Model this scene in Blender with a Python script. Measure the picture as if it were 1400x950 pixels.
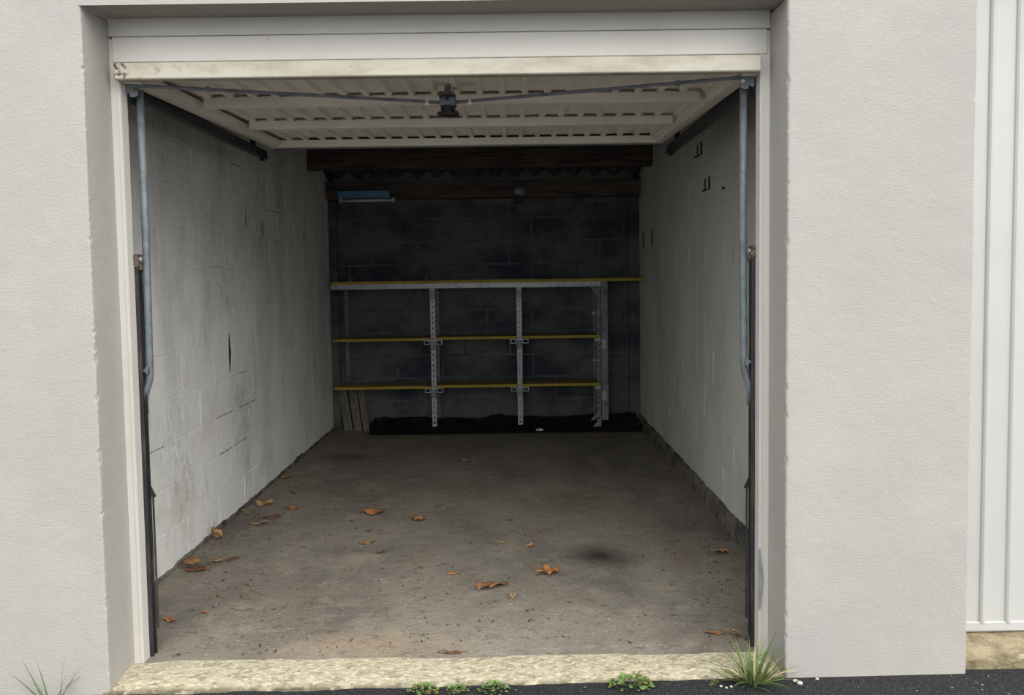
import bpy, math, random
from math import sin, cos, pi, radians
from mathutils import Vector, Matrix, noise

scene = bpy.context.scene
for o in list(bpy.data.objects):
    bpy.data.objects.remove(o)
COL = scene.collection
random.seed(7)

# ------------------------------------------------------------------ camera
FPX = 1056.89
cam_d = bpy.data.cameras.new('camera')
cam = bpy.data.objects.new('camera', cam_d); COL.objects.link(cam)
scene.camera = cam
cam_d.sensor_fit = 'HORIZONTAL'; cam_d.sensor_width = 36.0
cam_d.lens = FPX / 1400.0 * 36.0
cam_d.shift_x = -(702.66 - 700) / 1400.0
cam_d.shift_y = (431.87 - 475) / 1400.0
cam_d.clip_start = 0.05; cam_d.clip_end = 200
PT, YW, RL = 0.0541, 0.0037, -0.0142
fw = Vector((sin(YW) * cos(PT), cos(YW) * cos(PT), -sin(PT)))
r0 = Vector((cos(YW), -sin(YW), 0)); u0 = r0.cross(fw)
rr = r0 * cos(RL) + u0 * sin(RL); uu = -r0 * sin(RL) + u0 * cos(RL)
m = Matrix((rr, uu, -fw)).transposed().to_4x4()
m.translation = Vector((0.2374, -2.7845, 1.4126))
cam.matrix_world = m

# ------------------------------------------------------------------ sky, sun, exposure
wd = bpy.data.worlds.new('overcast_sky'); scene.world = wd; wd.use_nodes = True
nt = wd.node_tree; nt.nodes.clear()
n_out = nt.nodes.new('ShaderNodeOutputWorld'); n_bg = nt.nodes.new('ShaderNodeBackground')
n_tc = nt.nodes.new('ShaderNodeTexCoord'); n_sep = nt.nodes.new('ShaderNodeSeparateXYZ')
n_cl = nt.nodes.new('ShaderNodeClamp'); n_ma = nt.nodes.new('ShaderNodeMath'); n_ma.operation = 'MULTIPLY_ADD'
n_ma.inputs[1].default_value = 0.25; n_ma.inputs[2].default_value = 1.0
n_bg.inputs['Color'].default_value = (0.96, 0.985, 1.0, 1)
nt.links.new(n_tc.outputs['Generated'], n_sep.inputs[0]); nt.links.new(n_sep.outputs['Z'], n_cl.inputs['Value'])
nt.links.new(n_cl.outputs[0], n_ma.inputs[0]); nt.links.new(n_ma.outputs[0], n_bg.inputs['Strength'])
nt.links.new(n_bg.outputs[0], n_out.inputs[0])
sd = bpy.data.lights.new('veiled_sun_offscreen', 'SUN'); sd.energy = 1.7; sd.angle = radians(75); sd.color = (1.0, 0.972, 0.93)
sun = bpy.data.objects.new('veiled_sun_offscreen', sd); COL.objects.link(sun)
sun.rotation_euler = Vector((-0.42, 0.52, -0.74)).to_track_quat('-Z', 'Y').to_euler()
scene.view_settings.view_transform = 'Standard'; scene.view_settings.look = 'None'
scene.view_settings.gamma = 1.0; scene.view_settings.use_curve_mapping = False
scene.view_settings.exposure = 1.02

# ------------------------------------------------------------------ dimensions (metres; x right, y into the garage, z up)
A = 1.17          # half width of the opening
YF = -0.178       # facade plane
W = 1.423         # half width inside
D = 4.369         # back wall
HS = 2.317        # soffit of the recess
def ground_z(x): return -0.010 + 0.0085 * x

# ------------------------------------------------------------------ materials
def lin(c):
    return tuple((v / 12.92 if v <= 0.04045 else ((v + 0.055) / 1.055) ** 2.4) for v in c)
def rgb(r, g, b): return (*lin((r / 255, g / 255, b / 255)), 1)

class Mat:
    """a Principled material with colour layers and bump layers mixed over a position"""
    def __init__(self, name, base, rough=0.8, metal=0.0, world=True, spec=0.3):
        self.m = bpy.data.materials.new(name); self.m.use_nodes = True
        self.t = self.m.node_tree; self.t.nodes.clear()
        self.out = self.N('ShaderNodeOutputMaterial'); self.b = self.N('ShaderNodeBsdfPrincipled')
        self.L(self.b.outputs[0], self.out.inputs[0])
        self.b.inputs['Roughness'].default_value = rough; self.b.inputs['Metallic'].default_value = metal
        self.b.inputs['Specular IOR Level'].default_value = spec
        self.b.inputs['Base Color'].default_value = base
        rgbn = self.N('ShaderNodeRGB'); rgbn.outputs[0].default_value = base
        self.col = rgbn.outputs[0]; self.nrm = None
        if world: self.pos = self.N('ShaderNodeNewGeometry').outputs['Position']
        else: self.pos = self.N('ShaderNodeTexCoord').outputs['Object']
        bpy.data.materials[self.m.name]['k'] = 1
    def N(self, t): return self.t.nodes.new(t)
    def L(self, a, b): self.t.links.new(a, b)
    def vec(self, sc, off=(0, 0, 0)):
        mp = self.N('ShaderNodeMapping'); mp.inputs['Scale'].default_value = sc; mp.inputs['Location'].default_value = off
        self.L(self.pos, mp.inputs['Vector']); return mp.outputs[0]
    def noise(self, sc, lo, hi, detail=4, rough=0.6, off=(0, 0, 0), scale=1.0):
        n = self.N('ShaderNodeTexNoise'); n.inputs['Scale'].default_value = scale
        n.inputs['Detail'].default_value = detail; n.inputs['Roughness'].default_value = rough
        self.L(self.vec(sc if isinstance(sc, tuple) else (sc,) * 3, off), n.inputs['Vector'])
        return self.ramp(n.outputs['Fac'], lo, hi)
    def ramp(self, sock, lo, hi):
        r = self.N('ShaderNodeMapRange'); r.inputs['From Min'].default_value = lo; r.inputs['From Max'].default_value = hi
        r.clamp = True; self.L(sock, r.inputs['Value']); return r.outputs[0]
    def voro(self, sc, lo, hi, off=(0, 0, 0), rand=1.0):
        n = self.N('ShaderNodeTexVoronoi'); n.inputs['Scale'].default_value = 1.0; n.inputs['Randomness'].default_value = rand
        self.L(self.vec(sc if isinstance(sc, tuple) else (sc,) * 3, off), n.inputs['Vector'])
        return self.ramp(n.outputs['Distance'], lo, hi)
    def blob(self, c, r, soft=1.0, wob=0.3, wsc=6):
        """mask of a stain with its own shape around c with radii r"""
        mp = self.N('ShaderNodeMapping'); mp.inputs['Scale'].default_value = tuple(1 / v for v in r)
        mp.inputs['Location'].default_value = tuple(-a / v for a, v in zip(c, r))
        self.L(self.pos, mp.inputs['Vector'])
        ln = self.N('ShaderNodeVectorMath'); ln.operation = 'LENGTH'; self.L(mp.outputs[0], ln.inputs[0])
        n = self.N('ShaderNodeTexNoise'); n.inputs['Scale'].default_value = wsc; n.inputs['Detail'].default_value = 5
        self.L(self.pos, n.inputs['Vector'])
        ad = self.N('ShaderNodeMath'); ad.operation = 'MULTIPLY_ADD'; ad.inputs[1].default_value = wob * 2
        self.L(n.outputs['Fac'], ad.inputs[0]); self.L(ln.outputs['Value'], ad.inputs[2])
        return self.ramp(ad.outputs[0], 1 + wob, 1 + wob - soft)
    def mul(self, a, b):
        x = self.N('ShaderNodeMath'); x.operation = 'MULTIPLY'; self.L(a, x.inputs[0])
        if isinstance(b, (int, float)): x.inputs[1].default_value = b
        else: self.L(b, x.inputs[1])
        return x.outputs[0]
    def layer(self, color, fac, amount=1.0):
        mx = self.N('ShaderNodeMix'); mx.data_type = 'RGBA'
        self.L(self.mul(fac, amount), mx.inputs['Factor']); self.L(self.col, mx.inputs['A']); mx.inputs['B'].default_value = color
        self.col = mx.outputs['Result']; return self
    def bump(self, h, dist=0.002, strength=1.0):
        b = self.N('ShaderNodeBump'); b.inputs['Distance'].default_value = dist; b.inputs['Strength'].default_value = strength
        self.L(h, b.inputs['Height'])
        if self.nrm: self.L(self.nrm, b.inputs['Normal'])
        self.nrm = b.outputs[0]; return self
    def done(self):
        self.L(self.col, self.b.inputs['Base Color'])
        if self.nrm: self.L(self.nrm, self.b.inputs['Normal'])
        return self.m

def simple(name, c, rough=0.6, metal=0.0, var=None, sc=12, world=False):
    x = Mat(name, c, rough, metal, world)
    if var: x.layer(var, x.noise(sc, 0.45, 0.7))
    return x.done()

M = {}
x = Mat('facade_render', rgb(160, 156, 150), 0.9)
x.layer(rgb(154, 150, 146), x.noise(1.3, 0.4, 0.65), 0.8).layer(rgb(165, 162, 154), x.noise(2.2, 0.5, 0.7, off=(4, 1, 2)), 0.6)
x.bump(x.noise((90, 90, 170), 0.3, 0.75, 3), 0.002, 0.4).bump(x.noise(9, 0.3, 0.7), 0.004, 0.4)
M['stucco'] = x.done()
x = Mat('white_wall_paint', rgb(226, 225, 220), 0.85)
x.layer(rgb(168, 168, 165), x.noise((5, 2.6, 0.8), 0.48, 0.72, 5), 0.6)
x.layer(rgb(105, 105, 103), x.noise((14, 9, 2.2), 0.58, 0.78, 6, 0.7, off=(3, 7, 1)), 0.5)
for c_, r_ in (((-W, 2.0, 0.62), (1, 0.55, 0.42)), ((-W, 1.72, 1.33), (1, 0.34, 0.22)), ((-W, 2.3, 1.75), (1, 0.5, 0.4)), ((-W, 1.05, 0.5), (1, 0.25, 0.5))):
    x.layer(rgb(92, 92, 90), x.mul(x.blob(c_, r_, 0.9, 0.5, 5), x.noise((60, 46, 16), 0.44, 0.68, 6, 0.75, off=(1, 2, 9))), 0.6)
x.layer(rgb(52, 52, 52), x.mul(x.noise(130, 0.60, 0.70, 3), x.noise(2.6, 0.46, 0.62, off=(5, 5, 5))), 0.7)
x.layer(rgb(168, 160, 145), x.noise((4, 4, 3), 0.55, 0.75, off=(9, 2, 2)), 0.35)
x.bump(x.noise(60, 0.3, 0.75, 4), 0.0035, 0.6).bump(x.noise((9, 9, 14), 0.3, 0.7, 4), 0.006, 0.45)
M['wallL'] = x.done()
x = Mat('grey_wall_paint', rgb(196, 195, 189), 0.85)
x.layer(rgb(164, 162, 156), x.noise((4, 2.2, 0.9), 0.45, 0.72, 5), 0.8)
x.layer(rgb(88, 88, 86), x.noise((16, 11, 3), 0.6, 0.78, 6, 0.7, off=(3, 7, 1)), 0.6)
x.bump(x.noise(50, 0.3, 0.75, 4), 0.003, 0.5).bump(x.noise((9, 9, 14), 0.3, 0.7, 4), 0.005, 0.4)
M['wallR'] = x.done()
x = Mat('bare_block', rgb(88, 90, 91), 0.95)
x.layer(rgb(48, 53, 64), x.noise((2.0, 2, 2.8), 0.45, 0.62, 5), 0.9).layer(rgb(100, 98, 92), x.noise(5, 0.55, 0.75, off=(2, 2, 2)), 0.6)
x.bump(x.noise(55, 0.3, 0.75, 4), 0.006, 0.7)
M['block'] = x.done()
x = Mat('mortar', rgb(94, 95, 95), 0.95)
x.layer(rgb(62, 63, 65), x.noise(5, 0.4, 0.7)).bump(x.noise(60, 0.3, 0.7), 0.004, 0.6)
M['mortar'] = x.done()
x = Mat('garage_floor', rgb(126, 119, 108), 0.75, spec=0.35)
x.layer(rgb(94, 88, 80), x.noise((1.6, 1.1, 1), 0.42, 0.66, 6), 0.9)
x.layer(rgb(146, 137, 122), x.noise((3, 2, 1), 0.52, 0.72, 6, off=(3, 1, 0)), 0.7)
x.layer(rgb(120, 92, 68), x.noise((3.5, 2.5, 1), 0.58, 0.75, 4, off=(8, 4, 0)), 0.35)
x.layer(rgb(172, 148, 118), x.blob((-0.35, 0.10, 0), (0.5, 0.16, 1), 1.0, 0.5), 0.4)
x.layer(rgb(150, 142, 130), x.noise((6, 9, 1), 0.52, 0.70, 6, 0.7, off=(2, 9, 0)), 0.55)
x.layer(rgb(58, 54, 50), x.noise((15, 24, 1), 0.55, 0.70, 6, 0.72, off=(1, 9, 0)), 0.75)
x.layer(rgb(46, 43, 40), x.noise((60, 90, 1), 0.60, 0.70, 3, 0.6), 0.7)
x.layer(rgb(196, 190, 178), x.noise((75, 75, 1), 0.62, 0.72, 2, 0.6, off=(4, 4, 0)), 0.5)
x.layer(rgb(64, 61, 57), x.blob((-0.62, 1.15, 0), (0.25, 0.10, 1), 1.0, 0.5, 7), 0.5)
x.layer(rgb(56, 54, 52), x.blob((-1.05, 3.2, 0), (0.3, 0.12, 1), 1.0, 0.4, 5), 0.7)
x.layer(rgb(26, 25, 24), x.blob((0.66, 1.0, 0), (0.24, 0.22, 1), 1.0, 0.35, 5), 0.95)
x.bump(x.noise(45, 0.3, 0.72, 4), 0.003, 0.6).bump(x.noise(5, 0.3, 0.7, 3), 0.006, 0.3)
M['floor'] = x.done()
x = Mat('sill_cement', rgb(170, 161, 138), 0.9)
x.layer(rgb(132, 121, 98), x.noise((13, 26, 13), 0.47, 0.62, 6, 0.75), 0.9).layer(rgb(200, 191, 166), x.noise((40, 70, 40), 0.50, 0.64, 4, off=(5, 1, 1)), 0.85)
x.layer(rgb(84, 78, 66), x.noise((45, 60, 45), 0.60, 0.70, 3, off=(2, 7, 3)), 0.75)
x.bump(x.noise(70, 0.3, 0.75, 4), 0.005, 0.8)
x.layer(rgb(64, 60, 44), x.mul(x.blob((0, -0.205, -0.014), (6, 0.052, 0.06), 0.5, 0.25, 14), x.noise(14, 0.34, 0.52)), 0.85)
M['sill'] = x.done()
x = Mat('sill_stone', rgb(142, 130, 104), 0.9)
x.layer(rgb(84, 74, 54), x.noise((7, 7, 22), 0.45, 0.62, 5, 0.65), 0.9).layer(rgb(184, 174, 150), x.noise((9, 9, 34), 0.56, 0.66, 4, off=(4, 2, 1)), 0.8)
x.layer(rgb(72, 72, 44), x.mul(x.noise(20, 0.4, 0.6), x.blob((3.0, -0.155, 0.0), (3, 0.05, 0.045), 0.7, 0.2, 12)), 0.8)
x.bump(x.noise(40, 0.3, 0.75, 4), 0.006, 0.8)
M['stone'] = x.done()
x = Mat('raw_kerb', rgb(112, 106, 97), 0.95)
x.layer(rgb(52, 50, 47), x.noise(9, 0.42, 0.62, 5), 0.9).layer(rgb(176, 172, 162), x.noise(30, 0.66, 0.72, 3), 0.8).bump(x.noise(40, 0.3, 0.7), 0.006, 0.8)
M['kerb'] = x.done()
x = Mat('asphalt', rgb(34, 34, 36), 0.9)
x.layer(rgb(58, 57, 57), x.noise(120, 0.52, 0.66, 3), 0.9).layer(rgb(22, 22, 24), x.noise(60, 0.5, 0.65, 3, off=(2, 2, 2)), 0.7)
x.layer(rgb(190, 186, 176), x.noise(70, 0.745, 0.78, 1, off=(7, 3, 2)), 0.7)
x.bump(x.voro(110, 0.0, 0.7), 0.006, 0.8)
M['asphalt'] = x.done()
x = Mat('white_frame_paint', rgb(194, 190, 183), 0.45, spec=0.4)
x.layer(rgb(182, 176, 166), x.noise((3, 3, 3), 0.5, 0.7), 0.5).layer(rgb(120, 112, 100), x.noise((30, 30, 14), 0.70, 0.76, 3), 0.5)
M['frame'] = x.done()
x = Mat('dirty_door_rail_paint', rgb(178, 172, 157), 0.5, spec=0.4)
x.layer(rgb(158, 148, 130), x.noise((5, 5, 16), 0.45, 0.64, 4), 0.85).layer(rgb(128, 116, 98), x.mul(x.noise((14, 14, 20), 0.55, 0.7, 4), x.blob((-1.0, 0, 2.13), (0.32, 1, 1), 0.7)), 0.8)
x.layer(rgb(70, 46, 30), x.mul(x.noise(60, 0.50, 0.58, 3), x.blob((-1.125, 0, 2.13), (0.05, 1, 1), 0.5, 0.1)), 0.95)
x.layer(rgb(90, 62, 44), x.noise((12, 12, 60), 0.70, 0.74, 3, off=(1, 4, 2)), 0.5)
M['lip'] = x.done()
x = Mat('door_back_paint', rgb(236, 230, 218), 0.6)
x.layer(rgb(212, 204, 190), x.noise((3, 2, 2), 0.45, 0.7, 4), 0.6).layer(rgb(120, 108, 92), x.noise((22, 9, 9), 0.66, 0.74, 3), 0.4)
M['door'] = x.done()
x = Mat('neighbour_door_paint', rgb(176, 175, 171), 0.45, spec=0.4)
x.layer(rgb(170, 168, 163), x.noise(2.5, 0.45, 0.7), 0.6)
M['door2'] = x.done()
M['rubber'] = simple('dark_gasket', rgb(52, 50, 48), 0.8)
x = Mat('galvanised_grey', rgb(110, 117, 120), 0.55, 0.2, False); x.layer(rgb(84, 91, 95), x.noise(25, 0.45, 0.65), 0.7).layer(rgb(150, 130, 110), x.noise(40, 0.68, 0.75), 0.4); M['arm'] = x.done()
x = Mat('bright_zinc', rgb(156, 159, 160), 0.45, 0.4, False); x.layer(rgb(122, 126, 128), x.noise(18, 0.45, 0.65), 0.7); M['zinc'] = x.done()
M['darkzinc'] = simple('dull_zinc', rgb(120, 124, 128), 0.6, 0.4, rgb(90, 94, 100))
x = Mat('black_rail_steel', rgb(50, 50, 53), 0.5, 0.3); x.layer(rgb(78, 72, 66), x.noise((30, 30, 8), 0.5, 0.68), 0.7).layer(rgb(30, 29, 30), x.noise((20, 20, 5), 0.5, 0.7, off=(3, 3, 3)), 0.7); M['rail'] = x.done()
M['track'] = simple('blue_black_track_steel', rgb(40, 45, 54), 0.5, 0.3, rgb(28, 31, 38))
x = Mat('rusty_cap', rgb(92, 82, 72), 0.8, 0.1); x.layer(rgb(48, 40, 34), x.noise(70, 0.45, 0.6), 0.9).layer(rgb(170, 165, 155), x.noise(60, 0.6, 0.68, off=(3, 1, 1)), 0.6); M['rusty'] = x.done()
M['black'] = simple('black_plastic', rgb(26, 27, 30), 0.45)
M['hookiron'] = simple('dark_iron', rgb(38, 36, 35), 0.7, 0.2)
M['chip'] = simple('grey_primer', rgb(134, 138, 140), 0.7, 0, rgb(118, 121, 123))
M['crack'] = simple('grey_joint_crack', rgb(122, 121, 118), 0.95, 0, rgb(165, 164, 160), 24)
M['soot'] = simple('black_scar', rgb(40, 38, 38), 0.95, 0, rgb(58, 55, 54), 30)
x = Mat('old_beam_wood', rgb(88, 76, 70), 0.85); x.layer(rgb(54, 48, 48), x.noise((2.5, 30, 26), 0.42, 0.62, 5), 0.9).layer(rgb(108, 88, 76), x.noise((1.5, 20, 30), 0.56, 0.7), 0.5).bump(x.noise((4, 60, 60), 0.3, 0.7), 0.003, 0.6); M['beam'] = x.done()
x = Mat('fibre_cement', rgb(78, 78, 78), 0.95); x.layer(rgb(48, 48, 52), x.noise(3, 0.4, 0.7), 0.8); M['roof'] = x.done()
x = Mat('shelf_board_wood', rgb(150, 128, 88), 0.8, 0, False); x.layer(rgb(110, 92, 62), x.noise((3, 30, 30), 0.45, 0.65), 0.7); M['board'] = x.done()
x = Mat('yellow_edge_band', rgb(156, 136, 44), 0.6, 0, False); x.layer(rgb(128, 110, 36), x.noise((5, 20, 20), 0.5, 0.7), 0.6); M['yellow'] = x.done()
x = Mat('grey_plank_wood', rgb(112, 105, 95), 0.85, 0, False); x.layer(rgb(76, 71, 64), x.noise((40, 40, 3), 0.45, 0.65), 0.8); M['plank'] = x.done()
M['tarp'] = simple('black_tarpaulin', rgb(20, 22, 27), 0.38)
M['blue'] = simple('pale_blue_enamel', rgb(98, 140, 172), 0.5)
M['opal'] = simple('opal_tube', rgb(190, 190, 186), 0.3)
x = Mat('lamp_glass', rgb(132, 132, 132), 0.15, 0.0, False, 0.8); M['lampglass'] = x.done()
def leafmat(name, a, b, c):
    x = Mat(name, rgb(*a), 0.75); x.layer(rgb(*b), x.noise(28, 0.42, 0.62, 4), 0.8).layer(rgb(*c), x.noise(60, 0.58, 0.7, 3, off=(2, 5, 1)), 0.7)
    return x.done()
M['leaf_brown'] = leafmat('dry_leaf_brown', (146, 106, 72), (118, 82, 54), (80, 58, 42))
M['leaf_tan'] = leafmat('dry_leaf_tan', (176, 142, 98), (146, 112, 74), (102, 76, 52))
M['leaf_dark'] = leafmat('dry_leaf_dark', (108, 76, 50), (78, 54, 38), (52, 40, 32))
M['leaf_orange'] = leafmat('dry_leaf_orange', (164, 110, 66), (134, 86, 52), (88, 60, 42))
M['grass'] = leafmat('grass_green', (88, 106, 56), (66, 86, 42), (122, 130, 82))
M['grass_dry'] = leafmat('grass_straw', (186, 172, 124), (150, 140, 92), (120, 108, 72))
M['grass_pale'] = leafmat('grass_pale_green', (122, 132, 88), (94, 106, 64), (138, 108, 88))
M['weed'] = leafmat('weed_green', (98, 122, 66), (72, 98, 48), (126, 144, 92))
M['weed_red'] = leafmat('weed_olive', (124, 122, 66), (110, 94, 56), (88, 104, 52))
M['debris'] = leafmat('floor_litter', (74, 58, 44), (50, 42, 36), (96, 72, 48))
M['pebble'] = simple('pale_pebble', rgb(176, 170, 156), 0.9, 0, rgb(160, 152, 138), 60)
M['stone_dark'] = simple('grey_stone', rgb(96, 94, 92), 0.9, 0, rgb(60, 58, 58), 60)
M['paper'] = simple('crumpled_paper', rgb(206, 202, 196), 0.9)

# ------------------------------------------------------------------ mesh helpers
class MB:
    def __init__(s): s.v = []; s.f = []
    def add(s, vs, fs):
        o = len(s.v); s.v += [tuple(p) for p in vs]; s.f += [tuple(i + o for i in f) for f in fs]; return s
    def box(s, x0, x1, y0, y1, z0, z1, c=0.0):
        if c <= 0:
            vs = [(x, y, z) for z in (z0, z1) for y in (y0, y1) for x in (x0, x1)]
            return s.add(vs, [(0, 2, 3, 1), (4, 5, 7, 6), (0, 1, 5, 4), (2, 6, 7, 3), (0, 4, 6, 2), (1, 3, 7, 5)])
        # chamfered box: 24 vertices
        X, Y, Z = (x0, x1), (y0, y1), (z0, z1); sg = (1, -1); vs = []; idx = {}
        for i in (0, 1):
            for j in (0, 1):
                for k in (0, 1):
                    p = (X[i], Y[j], Z[k]); q = (X[i] + sg[i] * c, Y[j] + sg[j] * c, Z[k] + sg[k] * c)
                    for ax in range(3):
                        idx[i, j, k, ax] = len(vs); vs.append(tuple(p[a] if a == ax else q[a] for a in range(3)))
        I = lambda i, j, k, a: idx[i, j, k, a]; fs = []
        fs.append((I(0,0,0,0), I(0,0,1,0), I(0,1,1,0), I(0,1,0,0))); fs.append((I(1,0,0,0), I(1,1,0,0), I(1,1,1,0), I(1,0,1,0)))
        fs.append((I(0,0,0,1), I(1,0,0,1), I(1,0,1,1), I(0,0,1,1))); fs.append((I(0,1,0,1), I(0,1,1,1), I(1,1,1,1), I(1,1,0,1)))
        fs.append((I(0,0,0,2), I(0,1,0,2), I(1,1,0,2), I(1,0,0,2))); fs.append((I(0,0,1,2), I(1,0,1,2), I(1,1,1,2), I(0,1,1,2)))
        for a in (0, 1):
            for b in (0, 1):
                fs.append((I(0,a,b,1), I(1,a,b,1), I(1,a,b,2), I(0,a,b,2)))
                fs.append((I(a,0,b,0), I(a,1,b,0), I(a,1,b,2), I(a,0,b,2)))
                fs.append((I(a,b,0,0), I(a,b,1,0), I(a,b,1,1), I(a,b,0,1)))
        for i in (0, 1):
            for j in (0, 1):
                for k in (0, 1): fs.append((I(i,j,k,0), I(i,j,k,1), I(i,j,k,2)))
        return s.add(vs, fs)
    def tube(s, pts, r, n=10, caps=True, flat=None):
        pts = [Vector(p) for p in pts]; rings = []
        for i, p in enumerate(pts):
            t = (pts[min(i + 1, len(pts) - 1)] - pts[max(i - 1, 0)]).normalized()
            ref = Vector((0, 1, 0)) if abs(t.y) < 0.9 else Vector((0, 0, 1))
            u = t.cross(ref).normalized(); w = t.cross(u).normalized()
            rad = r[i] if isinstance(r, (list, tuple)) else r
            ru, rw = (rad, rad) if not flat else flat
            rings.append([p + u * cos(2 * pi * k / n) * ru + w * sin(2 * pi * k / n) * rw for k in range(n)])
        vs = [q for ring in rings for q in ring]; fs = []
        for i in range(len(pts) - 1):
            for k in range(n):
                fs.append((i * n + k, i * n + (k + 1) % n, (i + 1) * n + (k + 1) % n, (i + 1) * n + k))
        if caps: fs.append(tuple(range(n))[::-1]); fs.append(tuple((len(pts) - 1) * n + k for k in range(n)))
        return s.add(vs, fs)
    def lathe(s, c, axis, prof, n=16):
        c = Vector(c); ax = Vector(axis).normalized(); u = ax.orthogonal().normalized(); w = ax.cross(u)
        vs = []; fs = []
        for (r, h) in prof:
            vs += [c + ax * h + u * cos(2 * pi * k / n) * r + w * sin(2 * pi * k / n) * r for k in range(n)]
        for i in range(len(prof) - 1):
            for k in range(n): fs.append((i * n + k, i * n + (k + 1) % n, (i + 1) * n + (k + 1) % n, (i + 1) * n + k))
        fs.append(tuple(range(n))[::-1]); fs.append(tuple((len(prof) - 1) * n + k for k in range(n)))
        return s.add(vs, fs)
    def prism(s, poly, y0, y1, plane='xz'):
        n = len(poly)
        mk = {'xz': lambda p, d: (p[0], d, p[1]), 'yz': lambda p, d: (d, p[0], p[1]), 'xy': lambda p, d: (p[0], p[1], d)}[plane]
        vs = [mk(p, y0) for p in poly] + [mk(p, y1) for p in poly]
        fs = [tuple(range(n)), tuple(range(2 * n - 1, n - 1, -1))] + [(i, i + n, (i + 1) % n + n, (i + 1) % n) for i in range(n)]
        return s.add(vs, fs)
    def grid(s, nx, ny, fn):
        vs = [fn(i / nx, j / ny) for j in range(ny + 1) for i in range(nx + 1)]
        fs = [(j * (nx + 1) + i, j * (nx + 1) + i + 1, (j + 1) * (nx + 1) + i + 1, (j + 1) * (nx + 1) + i) for j in range(ny) for i in range(nx)]
        return s.add(vs, fs)
    def mesh(s, name, mat, smooth=False):
        me = bpy.data.meshes.new(name); me.from_pydata(s.v, [], s.f); me.validate()
        import bmesh as _b
        bm = _b.new(); bm.from_mesh(me); _b.ops.recalc_face_normals(bm, faces=bm.faces); bm.to_mesh(me); bm.free()
        if mat: me.materials.append(mat)
        if smooth:
            for p in me.polygons: p.use_smooth = True
        return me
    def build(s, name, mat, parent=None, smooth=False):
        return link(name, s.mesh(name, mat, smooth), parent)

def link(name, data, parent=None, loc=None):
    o = bpy.data.objects.new(name, data); COL.objects.link(o)
    if loc: o.location = loc
    if parent:
        o.parent = parent
        if loc is None: o.matrix_parent_inverse = Matrix.Translation(-parent.location)
    return o
def struct(o, label=None):
    o['kind'] = 'structure'
    if label: o['label'] = label
    return o
def tag(o, label, cat, group=None):
    o['label'] = label; o['category'] = cat; o['kind'] = 'thing'
    if group: o['group'] = group
    return o
def empty(name, loc):
    o = bpy.data.objects.new(name, None); COL.objects.link(o); o.location = loc; o.empty_display_size = 0.05
    return o
def nz(x, y=0.0, z=0.0): return noise.noise(Vector((x, y, z)))

# ================================================================== THE SETTING
# asphalt in front
mb = MB()
def gp(u, v):
    x = -14 + 28 * u; y = -14 + (YF + 0.05 + 14) * v
    return (x, y, ground_z(max(-4, min(4, x))))
mb.grid(56, 4, gp)
struct(mb.build('ground', M['asphalt']), 'dark asphalt driveway along the foot of the facade')

# floor slab
mb = MB()
mb.grid(24, 36, lambda u, v: (-W - 0.03 + (2 * W + 0.06) * u, 0.0 + (D + 0.03) * v, 0.0025 * nz(u * 7, v * 9)))
struct(mb.build('floor', M['floor']), 'stained concrete garage floor')

# cement sill between floor and asphalt, worn front edge
mb = MB()
NX = 150
def sill(u, v):
    x = -A - 0.02 + (2 * A + 0.04) * u
    e = 0.016 * nz(x * 5, 3) + 0.010 * nz(x * 17, 9) + 0.005 * nz(x * 45, 2)
    prof = [(0.012, 0.000), (-0.05, 0.002), (-0.11, 0.000), (-0.155, -0.002), (-0.176, -0.006), (-0.186, -0.016), (-0.190, -0.05)]
    y, z = prof[round(v * 6)]
    k = max(0, (v - 0.35) / 0.65)
    return (x, y + e * k, z + 0.003 * nz(x * 9, v * 5) * (0.3 + k) + 0.002 * nz(x * 30, v * 7) * k + (0.004 * x if v > 0.3 else 0))
mb.grid(NX, 6, sill)
struct(mb.build('trim_1', M['sill'], smooth=True), 'pale worn cement sill of the open garage')

# facade: piers and lintel as one rendered wall with rough arrises
mb = MB()
ZT = 3.9
def arris(x0, side, zb, zt, far, ydeep):
    """front strip from x=far to the edge x0 and the reveal from there inwards; side=+1: opening lies at larger x"""
    n = int((zt - zb) / 0.012)
    def fn(u, v):
        z = zb + (zt - zb) * v; i = round(u * 6)
        j = 0.0022 * nz(z * 60, x0 * 5) + 0.0016 * nz(z * 19, 4 + x0) + 0.0025 * nz(z * 2.2, 8 + x0)
        if nz(z * 22, x0 * 9, 3) > 0.45: j -= 0.003
        e = x0 + side * j
        return [(far, YF, z), (e - side * 0.03, YF, z), (e - side * 0.006, YF + 0.0002, z), (e - side * 0.0012, YF + 0.0035, z),
                (e, YF + 0.007, z), (x0 + side * 0.001 * nz(z * 2.2, 8 + x0), YF + 0.016, z), (x0, ydeep, z)][i]
    mb.grid(6, n, fn)
ZB = -0.06
arris(-A, 1, ZB, HS, -6.0, 0.06)
arris(A, -1, ZB, HS, 1.50, 0.06)
arris(1.80, 1, ZB, 2.60, 1.50, 0.06)
arris(1.80 + 2.4, -1, ZB, 2.60, 7.0, 0.06)
# lintel: front above the openings and soffits
mb.add([(-6, YF, HS), (1.50, YF, HS), (1.50, YF, ZT), (-6, YF, ZT)], [(0, 1, 2, 3)])
mb.add([(1.50, YF, 2.60), (7, YF, 2.60), (7, YF, ZT), (1.50, YF, ZT)], [(0, 1, 2, 3)])
mb.add([(-6, YF, ZT), (7, YF, ZT), (7, 0.06, ZT), (-6, 0.06, ZT)], [(0, 1, 2, 3)])
def soff(u, v): 
    x = -A - 0.01 + (2 * A + 0.02) * u
    return (x, YF + (0.06 - YF) * v, HS + 0.018 * v + (0.0015 * nz(x * 20, 2) if v == 0 else 0))
mb.grid(60, 1, soff)
mb.add([(1.79, YF, 2.60), (4.21, YF, 2.60), (4.21, 0.06, 2.60), (1.79, 0.06, 2.60)], [(0, 1, 2, 3)])
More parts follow.
